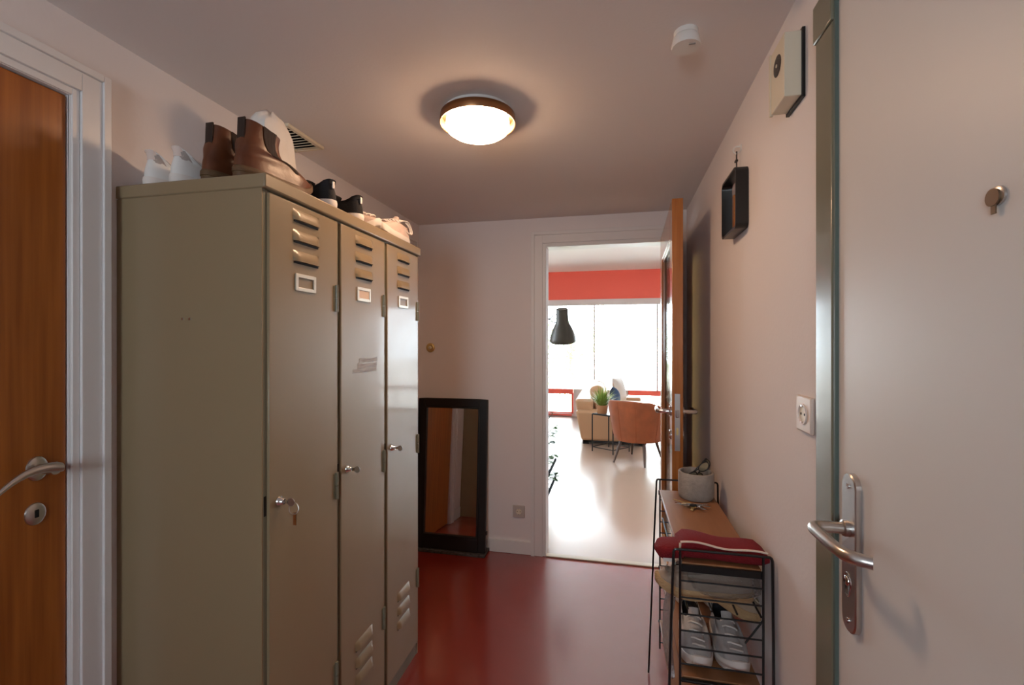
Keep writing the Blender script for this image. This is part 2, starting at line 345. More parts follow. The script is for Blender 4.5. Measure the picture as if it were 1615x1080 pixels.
for s, x in ((-1, 0), (1, DT)):
    h = dpart('door_handle', MB().lathe([(.024, 0), (.024, .006), (.021, .009), (0, .009)], (x, hy2, 1.07), '-x' if s < 0 else 'x', 24), M['chrome'])
    dpart('lever', MB().tube([(x, hy2, 1.07), (x+s*.050, hy2, 1.07), (x+s*.058, hy2+.010, 1.07), (x+s*.058, hy2+.03, 1.07), (x+s*.056, hy2+.115, 1.068)], [.0095, .0095, .0105, .0105, .009], 14), M['chrome'], h, smooth=60)
    dpart('key_rosette', MB().lathe([(.022, 0), (.022, .005), (.019, .008), (.008, .008), (.008, .004), (0, .004)], (x, hy2, .965), '-x' if s < 0 else 'x', 24), M['chrome'])
for z in (.25, 1.75): dpart('hinge', MB().cyl((DT+.006, .002, z-.05), (DT+.006, .002, z+.05), .008, .008, 12), M['steel'])

# ------------------------------------------------------------------ entrance door (right) with its olive steel frame
FX = .395
ef = MB().box((FX, .956, 0), (.47, 1.027, 1.975))
struct('trim_6', ef, M['olive_frame'], 'olive grey steel post of the entrance door frame', 'door frame', bevel=.003)
struct('trim_7', MB().box((FX-.003, .953, 1.975), (.47, 1.033, 2.05)).box((FX, -.05, 2.035), (.47, .953, 2.05)).box((FX, -.05, 0), (.47, .02, 2.035)), M['olive_frame'], 'olive grey steel head of the entrance door frame', 'door frame', bevel=.003)
EX = .4035
d4 = struct('door_4', MB().box((EX, .022, .008), (EX+.045, .951, 2.033)), M['ivory_door'], 'smooth off-white entrance door with a long steel handle plate', 'door', bevel=.002)
build('door_seal', MB().box((FX+.002, .949, .008), (EX+.03, .9565, 2.033)), M['frame_edge'], d4, bevel=.001)
py, pz0, pz1 = .893, .884, 1.156
def stadium(hw, hh, n=10):
    pts = [(hw*math.cos(a), hh-hw+hw*math.sin(a)) for a in [PI*k/n for k in range(n+1)]]
    return pts + [(hw*math.cos(a), -hh+hw+hw*math.sin(a)) for a in [PI+PI*k/n for k in range(n+1)]]
zc, hh = (pz0+pz1)/2, (pz1-pz0)/2
pl = build('handle_plate', MB().loft([[(x, py+p[0]*s, zc+p[1]*(1-(1-s)*.2)) for p in stadium(.0235, hh)] for x, s in ((EX+.001, 1), (EX-.008, 1), (EX-.010, .92))]), M['steel'], d4, smooth=35)
LZh = 1.061
pts = [(EX-.010, py+.002, LZh), (EX-.050, py+.002, LZh), (EX-.060, py, LZh), (EX-.066, py-.008, LZh), (EX-.067, py-.02, LZh), (EX-.066, py-.09, LZh), (EX-.063, py-.11, LZh), (EX-.054, py-.123, LZh), (EX-.036, py-.132, LZh)]
# smooth the path
def smooth_path(p, n=3):
    P = [Vector(q) for q in p]
    for _ in range(n):
        Q = [P[0]]
        for a, b in zip(P[:-1], P[1:]): Q += [a*.75+b*.25, a*.25+b*.75]
        Q.append(P[-1]); P = Q
    return P
build('lever', MB().tube(smooth_path(pts, 2), .0098, 18), M['steel'], pl, smooth=60)
build('collar', MB().lathe([(.0135, 0), (.0135, .008), (.011, .010), (0, .010)], (EX-.009, py+.002, LZh), '-x', 24), M['steel'], pl)
cyl = MB().lathe([(.0085, 0), (.0085, .003), (.0075, .004), (0, .004)], (EX-.010, py, .972), '-x', 20); cyl.box((EX-.013, py-.005, .950), (EX-.010, py+.005, .970))
build('lock_cylinder', cyl, M['chrome'], pl, smooth=50)
build('cylinder_rim', MB().tube([(EX-.0105, py+.0115*math.cos(a)*(1 if math.sin(a) > -.2 else .75), .967+ (.018 if math.sin(a) > 0 else .022)*math.sin(a)) for a in [2*PI*k/24 for k in range(24)]], .0012, 6, True), M['chrome'], pl)
for z in (1.134, .904): build('screw', MB().lathe([(.0045, 0), (.0045, .0015), (.001, .0016), (0, .0005)], (EX-.010, py, z), '-x', 14), M['chrome'], pl)
pv = build('peephole', MB().lathe([(.0105, 0), (.0105, .003), (.008, .004), (.0, .004)], (EX+.0005, .592, 1.537), '-x', 24), M['steel'], d4)
build('peephole_cover', MB().lathe([(.0095, 0), (.0095, .002), (0, .0022)], (EX-.0035, .594, 1.536), '-x', 24).box((EX-.005, .590, 1.518), (EX-.0035, .596, 1.528)), mat('bronze_cover', (.16, .10, .06), .5, metal=.5), pv)

# ------------------------------------------------------------------ lockers
KX, KB, KY0, KY1, KT = -.843, -1.3035, .979, 1.910, 1.764
lk = thing('locker', ((KX+KB)/2, (KY0+KY1)/2, 0), 'tall olive beige steel locker with three narrow doors', 'locker')
body = MB().box((KB, KY0, .0), (KX-.007, KY0+.004, KT)).box((KB, KY1-.004, 0), (KX-.007, KY1, KT)).box((KB, KY0+.004, 0), (KB+.004, KY1-.004, KT)).box((KB+.004, KY0+.004, .02), (KX-.03, KY1-.004, .03))
body.box((KB, KY0+.004, KT-.02), (KX-.03, KY1-.004, KT-.001))
build('body', body, M['olive'], lk)
doors_y = [(.9965, 1.2895), (1.3085, 1.5930), (1.6150, 1.8985)]
fb = MB()
for a, b in ((KY0+.004, .9985), (1.2875, 1.3105), (1.591, 1.617), (1.8965, KY1-.004)): fb.box((KX-.030, a, .0), (KX-.007 if a < 1 or b > 1.9 else KX-.009, b, KT))
fb.box((KX-.0295, KY0+.005, 0), (KX-.0095, KY1-.005, .055)); fb.box((KX-.0295, KY0+.005, KT-.02), (KX-.0095, KY1-.005, KT))
build('front_frame', fb, mat('grey_green_frame_paint', (.20, .20, .145), .35), lk, bevel=.0015)
build('lid', MB().box((KB, KY0-.004, KT), (KX+.006, KY1+.004, 1.80)), M['olive'], lk, bevel=.004)
sc = build('screw_pair', MB().lathe([(.004, 0), (.003, .003), (0, .0035)], (-1.087, KY0, 1.441), '-y', 12).lathe([(.004, 0), (.003, .003), (0, .0035)], (-1.064, KY0, 1.441), '-y', 12), M['chrome'], lk)

def louver_mb(wd=.112, h=.030, d=.010):
    mb = MB(); rings = []
    n = 7
    for i in range(11):
        y = -wd/2 + wd*i/10
        e = min(1, (wd/2 - abs(y)) / .012); e = math.sqrt(max(0, 1-(1-e)**2))
        rings.append([(d*e*math.sin(PI/2*k/n)**.8 + .0003, y, h*(1 - (k/n))) for k in range(n+1)] + [(.0003, y, 0), (.0003, y, h)])
    return mb.loft(rings)
def plate_frame(w_, h_, b_, d):                                       # picture-frame ring in the yz plane, front at x=d
    mb = MB(); mb.box((0, -w_/2, -h_/2), (d, -w_/2+b_, h_/2)); mb.box((0, w_/2-b_, -h_/2), (d, w_/2, h_/2)); mb.box((0, -w_/2+b_, -h_/2), (d, w_/2-b_, -h_/2+b_)); mb.box((0, -w_/2+b_, h_/2-b_), (d, w_/2-b_, h_/2)); return mb
louver_mesh = slot_mesh = None
def at(o, loc, parent):
    o.location = loc; o.parent = parent; return o
def make_door(i, y0, y1):
    door = build('door', MB().box((KX-.010, y0, .060), (KX, y1, KT-.006)), M['olive'], lk, bevel=.0025)
    yc = (y0+y1)/2 - .004
    for z in (1.713, 1.657, 1.601, .344, .287, .230):
        lm = build('louver', louver_mb().xform(Matrix.Translation((KX, yc, z))), M['olive'], door, smooth=50)
        build('slot', MB().box((KX-.001, yc-.052, z-.0055), (KX+.0012, yc+.052, z+.0002)), M['dark'], door)
    lh = build('label_holder', plate_frame(.086, .047, .010, .004).xform(Matrix.Translation((KX, yc-.004, 1.545))), M['label_metal'], door, bevel=.001)
    if i == 1: build('label_card', MB().box((KX, yc-.04, 1.524), (KX+.002, yc+.032, 1.566)), M['paper'], door)['label'] = 'cream card in the label holder'
    for z in (1.517, .935, .345):
        hg = MB().cyl((KX+.003, y1-.009, z-.041), (KX+.003, y1-.009, z-.001), .0055, .0055, 12).cyl((KX+.003, y1-.009, z+.001), (KX+.003, y1-.009, z+.041), .0055, .0055, 12)
        hg.box((KX-.001, y1-.022, z-.038), (KX+.0015, y1-.009, z+.038))
        build('hinge', hg, M['olive_frame'], door, smooth=50)
    yl = y0 + .034
    build('lock', MB().lathe([(.013, 0), (.013, .003), (.010, .006), (.0085, .013), (.0065, .016), (0, .016)], (KX, yl, .97), 'x', 24), M['chrome'], door, smooth=50)
    build('latch_slot', MB().box((KX-.0085, y0-.011, .945), (KX-.0065, y0-.003, .995)), M['dark'], door)
    return yl
names = ['nearest', 'middle', 'far']
for i, (a, b) in enumerate(doors_y):
    yl = make_door(i, a, b)
    k = thing('key', (KX+.016, yl, .97), f'small steel key left in the lock of the {names[i]} locker door', 'key', 'keys in the locker doors')
    kb = MB().box((KX+.012, yl-.0012, .966), (KX+.028, yl+.0012, .974))
    build('blade', kb, M['chrome'], k)
    build('bow', MB().lathe([(.0105, -.0011), (.0105, .0011)], (0,0,0), 'z', 18).xform(Matrix.Translation((KX+.036, yl, .97)) @ Matrix.Rotation(R(90), 4, 'X')), M['steel'], k)
    if i == 0:
        cx, cz_ = KX+.044, .958
        build('ring', MB().tube([(cx+.014*math.sin(a), yl+.003*math.cos(a), cz_-.004+.014*math.cos(a)) for a in [2*PI*q/20 for q in range(20)]], .0011, 6, True), M['steel'], k)
        build('spare_key', MB().box((KX+.043, yl+.001, .905), (KX+.049, yl+.003, .930)).lathe([(.009, -.001), (.009, .001)], (0,0,0), 'z', 14).xform(Matrix.Identity(4)) if False else MB().prism([(KX+.042, yl), (KX+.050, yl), (KX+.050, yl+.002), (KX+.042, yl+.002)], .912, .945), M['chrome'], k)
# sticker residue on the middle door
tp = thing('tape_residue', (KX, 1.45, 1.30), 'brown torn tape marks stuck on the middle locker door', 'tape')
for (a, b, z0, z1) in ((1.415, 1.535, 1.312, 1.326), (1.405, 1.535, 1.293, 1.307), (1.375, 1.53, 1.277, 1.290)):
    n = 9; top = []; bot = []
    for q in range(n+1):
        y = a+(b-a)*q/n; top.append((y, z1+random.uniform(-.003, .003))); bot.append((y, z0+random.uniform(-.003, .003)))
    poly = bot + top[::-1]
    build('strip', MB().loft([[(x, p[0], p[1]) for p in poly] for x in (KX-.0005, KX+.0006)]), M['tape'], tp)

# ------------------------------------------------------------------ shoes
def interp(x, xs, ys):
    if x <= xs[0]: return ys[0]
    for a, b, p, q in zip(xs, xs[1:], ys, ys[1:]):
        if x <= b: t = (x-a)/(b-a); t = t*t*(3-2*t); return p+(q-p)*t
    return ys[-1]
NT = 40
def outline(Ln, hw, z, grow=0, side=1, toe_spring=0):
    r = []
    for k in range(NT):
        th = 2*PI*k/NT; s = (1+math.cos(th))/2
        m = interp(s, [0, .18, .42, .70, .9, 1], [.80, .84, .80, 1.0, .98, .9])
        x = math.copysign(abs(math.sin(th))**.82, math.sin(th)) * hw * m
        xo = side * hw * .14 * math.sin(s*PI*.9) * (s-.35)
        y = Ln*s + grow*math.cos(th)*1.0; x = x*(1+grow/hw) + xo
        r.append((x, y, z + toe_spring*max(0, s-.7)**2*10))
    return r
def ell(y0, y1, hw, zh, zs, zf):
    r = []
    for k in range(NT):
        th = 2*PI*k/NT; c = math.cos(th)
        z = zs + (zf-zs)*max(0, c)**2 + (zh-zs)*max(0, -c)**.9
        sn = math.sin(th); r.append((hw*math.copysign(abs(sn)**.68, sn), (y0+y1)/2 + (y1-y0)/2*math.copysign(abs(c)**.85, c), z))
    return r
def spline_rings(cs, sub=4):
    out = []
    n = len(cs)
    for i in range(n-1):
        p0, p1, p2, p3 = cs[max(0, i-1)], cs[i], cs[i+1], cs[min(n-1, i+2)]
        for q in range(sub):
            t = q/sub; ring = []
            for a, b, c, d in zip(p0, p1, p2, p3):
                ring.append(tuple(.5*((2*b[j]) + (-a[j]+c[j])*t + (2*a[j]-5*b[j]+4*c[j]-d[j])*t*t + (-a[j]+3*b[j]-3*c[j]+d[j])*t**3) for j in range(3)))
            out.append(ring)
    out.append(list(cs[-1])); return out
def lerp_ring(a, b, t): return [tuple(p[j]+(q[j]-p[j])*t for j in range(3)) for p, q in zip(a, b)]
def make_shoe(name, kind, label, group, ms, Ln=.28, hw=.050, side=1, laces=True):
    o = thing(name, (0,0,0), label, 'boot' if kind == 'boot' else 'shoe', group)
    upper, sole, lining, lace = ms
    P = dict(world=False)
    if kind == 'boot':
        zs = .030
        so = MB().loft([outline(Ln, hw, z, g, side, .05) for z, g in ((.014, .001), (.016, .004), (.027, .004), (.031, .001))])
        build('sole', so, sole, o, smooth=50, **P)
        he = [p for p in outline(Ln, hw, 0, .002, side) if p[1] < Ln*.30]
        he = sorted([p for p in he if p[0] >= 0], key=lambda p: -p[1]) + sorted([p for p in he if p[0] < 0], key=lambda p: p[1])
        build('heel', MB().prism([(p[0], p[1]) for p in he], 0, .016), sole, o, **P)
        build('welt', MB().prism([(p[0]*.9, p[1]*.98) for p in outline(Ln, hw, 0, 0, side) if True], .0005, .004) if False else MB().box((-hw*.5, Ln*.55, 0), (hw*.5, Ln*.8, .015)), sole, o, **P)
        cs = [outline(Ln, hw, zs, 0, side, .05), [(x, y*.995+.001, zs+.024+.004*(y/Ln)) for x, y, z in outline(Ln, hw*.99, zs, -.001, side)],
              [(x*.84, .004+y*.86, zs+.036+.018*max(0, 1-abs(y/Ln-.55)*2)) for x, y, z in outline(Ln, hw, zs, 0, side)],
              ell(.010, Ln*.56, hw*.72, .092, .086, .090), ell(.018, Ln*.49, hw*.66, .122, .118, .118), ell(.020, Ln*.50, hw*.74, .156, .146, .144)]
        rings = spline_rings(cs)
        build('upper', MB().loft(rings, False, False), upper, o, smooth=70, **P)
        inn = [lerp_ring(cs[5], cs[4], t) for t in (0, .5, 1)]
        inn = [[(p[0]*.93, Ln*.28+(p[1]-Ln*.28)*.93, p[2]) for p in r] for r in inn]
        build('lining', MB().loft([cs[5]]+inn, False, True), lining, o, smooth=70, **P)
        # elastic gore both sides: V panels lying on the shaft
        for sgn in (1, -1):
            g = []
            for i in range(9):
                t = i/8; ri = 5 + (len(rings)-1-5)*t
                a = rings[int(ri)]; b = rings[min(len(rings)-1, int(ri)+1)]; rg = lerp_ring(a, b, ri-int(ri))
                cen = .5*PI - .30*(1-t)**1.2; wdh = .10 + .62*t**.8
                row = []
                for j in range(7):
                    th = cen + wdh*(j/6-.5)*1.0; kk = th/(2*PI)*NT
                    k0 = int(kk); f = kk-k0; p = rg[k0 % NT]; q = rg[(k0+1) % NT]
                    x, y, z = [p[c]+(q[c]-p[c])*f for c in range(3)]
                    row.append((sgn*(abs(x)+.0018), y, z+.0004))
                g.append(row)
            build('elastic_gore', MB().loft(g, False, False, closed=False), M['elastic'], o, smooth=70, **P)
        build('pull_tab', MB().loft([[(-.011, .0165-.002*(1-t), .104+.056*t), (.011, .0165-.002*(1-t), .104+.056*t), (.011, .0205-.002*(1-t), .104+.056*t), (-.011, .0205-.002*(1-t), .104+.056*t)] for t in (0, .5, 1)]), M['elastic'], o, **P)
        return o
    zs = .028
    so = MB().loft([outline(Ln, hw, z, g, side, .03) for z, g in ((0, -.003), (.004, .002), (.022, .004), (.030, .002), (.031, -.003))])
    build('sole', so, sole, o, smooth=50, **P)
    hh_ = {'low': .084, 'white': .106}.get(kind, .096)
    cs = [outline(Ln, hw, zs, 0, side, .03), [(x, y, zs+.024) for x, y, z in outline(Ln, hw*.985, zs, -.002, side)],
          [(x*.80, .010+y*.83, zs+.036+.014*max(0, 1-abs(y/Ln-.5)*2.2)+(.020 if y < .1*Ln else 0)) for x, y, z in outline(Ln, hw, zs, 0, side)],
          ell(.006, Ln*.50, hw*.60, hh_, .066, .090)]
    rings = spline_rings(cs)
    build('upper', MB().loft(rings, False, False), upper, o, smooth=70, **P)
    inn = [[(p[0]*f, Ln*.27+(p[1]-Ln*.27)*f2, p[2]-dz) for p in cs[3]] for f, f2, dz in ((1, 1, 0), (.90, .95, .002), (.86, .92, .02), (.86, .92, .040))]
    build('lining', MB().loft(inn, False, True), lining, o, smooth=70, **P)
    def srf(th, t):
        ri = t*(len(rings)-1); a = rings[int(ri)]; b = rings[min(len(rings)-1, int(ri)+1)]; rg = lerp_ring(a, b, ri-int(ri))
        kk = (th % (2*PI))/(2*PI)*NT; k0 = int(kk); f = kk-k0
        return Vector(rg[k0 % NT]).lerp(Vector(rg[(k0+1) % NT]), f)
    # tongue
    tg = []
    for t in (.62, .75, .88, 1.0):
        tg.append([srf(a, t)+Vector((0, 0, .003)) for a in (-.42, -.2, 0, .2, .42)])
    top = [p + Vector((0, -.010, .018)) for p in tg[-1]]
    tg.append(top)
    rows = tg; back = [[p+Vector((0, -.004, -.003)) for p in r] for r in rows]
    build('tongue', MB().loft([r + b[::-1] for r, b in zip(rows, back)]), upper, o, smooth=70, **P)
    if laces:
        lm = MB()
        for q in range(5):
            t = .60+.085*q; a = .40+.05*q
            lm.tube([srf(-a, t)+Vector((0,0,.003)), srf(-a*.5, t+.01)+Vector((0,0,.008)), srf(0, t+.02)+Vector((0,0,.009)), srf(a*.5, t+.03)+Vector((0,0,.008)), srf(a, t+.03)+Vector((0,0,.003))], .0024, 6)
        build('laces', lm, lace, o, smooth=60, **P)
    # heel tab
    ht = [[Vector((p[0]*1.02, p[1]-.002, p[2])) for p in [srf(PI+a, t) for a in (-.45, -.22, 0, .22, .45)]] for t in (.62, .75, .88, .99)]
    build('heel_tab', MB().loft([r + [p+Vector((0, .003, 0)) for p in r[::-1]] for r in ht]), HEELM.get(kind, upper), o, smooth=70, **P)
    if kind == 'black': build('pull_loop', MB().box((-.004, -.0045, .066), (.004, -.0005, .088)).xform(Matrix.Translation((0, .004, 0))), M['lace'], o, bevel=.001, **P)
    return o
HEELM = {'white': mat('faded_pink_heel', (.74, .62, .56), .6), 'black': M['canvas_black']}
TOP = 1.8005
def put(o, x, y, z, rz=0, rx=0, ry=0, label=None):
    o.location = (x, y, z); o.rotation_euler = (R(rx), R(ry), R(rz))
    if label: o['label'] = label
    return o
wm = (M['white_leather'], M['white_sole'], M['pale_lining'], M['lace'])
s1 = make_shoe('sneaker', 'white', 'white leather sneaker against the wall, nearest end of the locker top', 'white sneakers on the locker', wm, hw=.044)
put(s1, -1.238, 1.004, TOP, 1)
s2 = put(copy_tree(s1), -1.146, 1.000, TOP, 0, label='white leather sneaker beside the brown boots on the locker top')
bm_ = (M['boot'], M['boot_sole'], M['lining'], M['lace'])
b1 = make_shoe('ankle_boot', 'boot', 'brown leather ankle boot at the front corner of the locker top', 'brown boots on the locker', bm_, Ln=.275, hw=.046)
put(b1, -.934, .988, TOP, -1)
b2 = put(copy_tree(b1), -1.040, .996, TOP, 1, label='brown leather ankle boot between its pair and the white sneaker')
km = (M['canvas_black'], M['white_sole'], M['lining'], M['lace'])
k1 = make_shoe('canvas_shoe', 'black', 'black canvas shoe with white sole next to the boot toes on the locker', 'black shoes on the locker', km, Ln=.25, hw=.050)
put(k1, -.862, 1.298, TOP, 74)
k2 = put(copy_tree(k1), -.862, 1.462, TOP, 78, label='black canvas shoe with white sole beside the pale laced sneakers')
pm = (M['pink_shoe'], M['white_sole'], M['lining'], M['lace'])
p1 = make_shoe('running_shoe', 'low', 'pale running shoe with loose laces at the far end of the locker top', 'pale running shoes on the locker', pm, Ln=.24, hw=.044)
put(p1, -.897, 1.897, TOP, 180)
p2 = put(copy_tree(p1), -1.115, 1.615, TOP, -89, label='pale running shoe pointing at the door, second from the far end of the locker top')
# loose lace loops of the far running shoe
ll = MB()
for q in range(3):
    ll.tube(smooth_path([(-.90+.01*q, 1.755, TOP+.072), (-.885+.01*q, 1.80+.015*q, TOP+.105), (-.865, 1.855+.012*q, TOP+.085), (-.862, 1.865+.01*q, TOP+.045), (-.868, 1.81, TOP+.060)], 2), .0022, 6)
build('loose_lace', ll, M['lace'], p1, world=False).matrix_parent_inverse = p1.matrix_basis.inverted()
# white crumpled bag behind the boots
bgm = []
for i in range(17):
    t = i/16; ring = []
    e = (1 - .25*t**1.5) * math.sqrt(max(.03, 1-max(0, (t-.72)/.28)**2))
    for k in range(28):
        a = 2*PI*k/28; rx_, ry_ = ((.050+.01*t)*e, .105*e)
        f = 1 + .07*math.sin(5*a+3*t*2) + .05*math.sin(9*a-4*t) + random.uniform(-.025, .025)
        ring.append((-1.175+.095*t + rx_*f*math.cos(a), 1.425-.145*t + ry_*f*math.sin(a), TOP + .315*t**.9*(1+.03*math.sin(3*a+1)*t)))
    bgm.append(ring)
tag(build('paper_bag', MB().loft(bgm), M['bag'], smooth=50), 'white crumpled bag standing behind the brown boots on the locker', 'bag')

# ------------------------------------------------------------------ ceiling things
lm_ = thing('ceiling_lamp', (-.462, 1.545, CZ), 'round lit ceiling lamp with opal glass in a copper brown rim', 'lamp')
lc = (-.462, 1.545, 0)
build('base_plate', MB().lathe([(.118, CZ), (.118, CZ-.012), (0, CZ-.012)], lc, 'z', 48), M['plastic'], lm_)
build('rim', MB().lathe([(.121, CZ-.012), (.130, CZ-.015), (.1325, CZ-.043), (.131, CZ-.045), (.128, CZ-.043), (.124, CZ-.020), (.110, CZ-.0125)], lc, 'z', 64), M['lamp_rim'], lm_, smooth=50)
build('opal_glass', MB().lathe([(.100, CZ-.0125), (.108, CZ-.025), (.111, CZ-.046), (.106, CZ-.064), (.09, CZ-.075), (.05, CZ-.081), (0, CZ-.083)], lc, 'z', 48), M['lamp_glass'], lm_, smooth=60)
sd = thing('smoke_detector', (.185, 1.262, CZ), 'small round white smoke detector on the ceiling', 'smoke detector')
scn = (.185, 1.262, 0)
build('mount', MB().lathe([(.030, CZ), (.030, CZ-.012), (0, CZ-.012)], scn, 'z', 32), M['plastic'], sd)
build('housing', MB().lathe([(.028, CZ-.011), (.032, CZ-.016), (.0365, CZ-.036), (.0345, CZ-.041), (0, CZ-.042)], scn, 'z', 40), M['plastic'], sd, smooth=50)
build('sensor_slot', MB().box((.190, 1.245, CZ-.0428), (.206, 1.250, CZ-.0415)), mat('grey_plastic', (.3, .28, .27), .5), sd)
vg = thing('vent_grille', (-1.222, 1.575, CZ), 'white slatted vent grille on the ceiling above the locker', 'vent')
vx0, vx1, vy0, vy1 = -1.298, -1.163, 1.470, 1.685
build('frame', MB().box((vx0, vy0, CZ-.012), (vx0+.014, vy1, CZ)).box((vx1-.014, vy0, CZ-.012), (vx1, vy1, CZ)).box((vx0+.014, vy0, CZ-.012), (vx1-.014, vy0+.014, CZ)).box((vx0+.014, vy1-.014, CZ-.012), (vx1-.014, vy1, CZ)), M['cream'], vg, bevel=.002)
build('backing', MB().box((vx0+.01, vy0+.01, CZ-.002), (vx1-.01, vy1-.01, CZ-.0005)), M['dark'], vg)
for q in range(9):
    y = vy0+.022+q*(vy1-vy0-.044)/8
    build('slat', MB().box((vx0+.012, -.007, -.0012), (vx1-.012, .007, .0012)).xform(Matrix.Translation((0, y, CZ-.007)) @ Matrix.Rotation(R(30), 4, 'X')), M['cream'], vg)

# ------------------------------------------------------------------ far wall things
bp = thing('bell_button', (-1.218, F, 1.345), 'small round brass bell push on the far wall', 'bell push')
build('plate', MB().lathe([(.031, 0), (.031, .004), (.026, .009), (.020, .010), (0, .010)], (-1.218, F, 1.345), '-y', 32), M['brass'], bp, smooth=50)
build('button', MB().lathe([(.011, 0), (.011, .012), (.008, .015), (0, .016)], (-1.218, F, 1.345), '-y', 20), M['cream'], bp, smooth=50)
def socket(name, M4, label, m, size=.080):
    o = thing(name, M4.translation, label, 'socket')
    def sp(n, mb, mm, **k): return build(n, mb.xform(M4), mm, o, **k)
    h = size/2
    sp('plate', MB().box((-h, -.010, -h), (h, 0, h)), m, bevel=.004)
    sp('dish', MB().lathe([(.0225, .0095), (.0225, .013), (.020, .013), (.0185, .0095)], (0,0,0), '-y', 32), m, smooth=50)
    sp('well', MB().lathe([(.0185, .0100), (.0185, .0102), (0, .0102)], (0,0,0), '-y', 32), M['cream'])
    for x in (-.0095, .0095): sp('contact', MB().lathe([(.0028, .0100), (.0028, .0108), (0, .0108)], (x,0,0), '-y', 12), M['dark'])
    for z in (-.019, .017): sp('earth_clip', MB().box((-.003, -.014, z), (.003, -.0102, z+.003)), M['chrome'])
    return o
dv = MB()
socket('wall_socket', Matrix.Translation((-.601, F, .276)), 'square wall socket low on the far wall by the doorway', mat('grey_beige_plastic', (.50, .45, .42), .4))
socket('wall_socket', Matrix.Translation((RX(1.125), 1.128, 1.222)) @ Matrix.Rotation(R(-90), 4, 'Z') @ Matrix.Diagonal((1, 1, 1, 1)), 'white wall socket beside the entrance door post', mat('warm_white_plastic', (.74, .66, .60), .35))
# leaning floor mirror
mx0, mx1, mh = -1.292, -.806, .985
fm = Matrix.Translation((0, F-.085, .0185)) @ Matrix.Rotation(R(-3.9), 4, 'X')          # local x,z in plane, front is -y
mr = thing('floor_mirror', (-1.05, F-.085, .0185), 'black framed mirror leaning on the far wall behind the locker', 'mirror')
def mp(n, mb, mm, **k): return build(n, mb.xform(fm), mm, mr, **k)
fw = .052
mp('frame', MB().box((mx0, -.012, 0), (mx0+fw, .016, mh)).box((mx1-fw, -.012, 0), (mx1, .016, mh)).box((mx0+fw, -.012, 0), (mx1-fw, .016, .085)).box((mx0+fw, -.012, mh-fw), (mx1-fw, .016, mh)), M['blackwood'], bevel=.004)
mp('inner_moulding', MB().box((mx0+fw, -.016, .085), (mx0+fw+.010, -.004, mh-fw)).box((mx1-fw-.010, -.016, .085), (mx1-fw, -.004, mh-fw)).box((mx0+fw, -.016, .085), (mx1-fw, -.004, .095)).box((mx0+fw, -.016, mh-fw-.010), (mx1-fw, -.004, mh-fw)), M['blackwood'], bevel=.002)
mp('mirror_glass', MB().box((mx0+fw, -.002, .085), (mx1-fw, .003, mh-fw)), M['mirror'])
mp('back_board', MB().box((mx0+.01, .016, .01), (mx1-.01, .020, mh-.01)), M['blackwood'])
build('clip', MB().box((mx1-.004, F-.075, .13), (mx1+.006, F-.055, .15)), M['black'], mr)

# ------------------------------------------------------------------ right wall things
ch = thing('door_chime', (.40, 1.19, 2.0), 'cream box shaped door chime with a round speaker high on the right wall', 'door chime')
cx0, cx1, cy0, cy1, cz0, cz1 = .378, RX(1.19)-.006, 1.146, 1.238, 1.936, 2.082
build('housing', MB().box((cx0, cy0, cz0), (cx1, cy1, cz1)), M['cream'], ch, bevel=.002)
build('back_plate', MB().box((cx1-.001, cy0-.004, cz0-.006), (RX(1.19)+.001, cy1+.004, cz1+.004)), M['black'], ch)
build('grille', MB().lathe([(.024, 0), (.024, .0015), (.021, .0025), (0, .0025)], (cx0+.0005, 1.190, 2.030), '-x', 36), mat('dark_grille', (.06, .045, .035), .6, bump=.8, bscale=300), ch)
build('grille_hub', MB().lathe([(.004, 0), (.004, .002), (0, .002)], (cx0-.001, 1.190, 2.030), '-x', 12), M['cream'], ch)
build('front_lip', MB().box((cx0-.003, cy1-.004, cz0-.003), (cx0+.004, cy1+.003, cz1)), M['cream'], ch)
# wall mirror with deep black frame
wmr = thing('wall_mirror', (RX(1.7), 1.695, 1.85), 'small deep black framed mirror hanging by a strap on the right wall', 'mirror')
wx1 = RX(1.695)-.002; wx0 = wx1-.038
def rrect(w_, h_, r, n=6):
    pts = []
    for cx, cy, a0 in ((w_/2-r, h_/2-r, 0), (-w_/2+r, h_/2-r, 90), (-w_/2+r, -h_/2+r, 180), (w_/2-r, -h_/2+r, 270)):
        pts += [(cx+r*math.cos(R(a0+90*k/n)), cy+r*math.sin(R(a0+90*k/n))) for k in range(n+1)]
    return pts
o_ = rrect(.198, .200, .022); i_ = rrect(.182, .184, .016); yc_, zc_ = 1.693, 1.849
mkr = lambda pts, x: [(x, yc_+p[0], zc_+p[1]) for p in pts]
build('frame', MB().loft([mkr(o_, wx1), mkr(o_, wx0), mkr(i_, wx0), mkr(i_, wx1-.004)], False, False), M['black'], wmr, smooth=40)
build('mirror_glass', MB().loft([mkr(i_, wx0+.017), mkr(i_, wx0+.021)]), M['mirror'], wmr)
build('strap', MB().box((wx1-.013, yc_-.003, zc_+.098), (wx1-.010, yc_+.003, 2.030)).box((wx1-.016, yc_-.006, 1.995), (wx1-.008, yc_+.010, 2.001)), M['black'], wmr)
hk = thing('wall_hook', (RX(1.693), 1.693, 2.04), 'small white hook holding the strap of the little black mirror', 'hook')
build('hook', MB().tube(smooth_path([(wx1+.002, 1.693, 2.045), (wx1-.012, 1.693, 2.048), (wx1-.022, 1.693, 2.040), (wx1-.022, 1.693, 2.028), (wx1-.012, 1.693, 2.021), (wx1-.004, 1.693, 2.028)], 2), .0028, 8), M['plastic'], hk)
build('back_plate', MB().lathe([(.012, 0), (.012, .003), (0, .003)], (RX(1.693), 1.693, 2.042), '-x', 20), M['plastic'], hk)

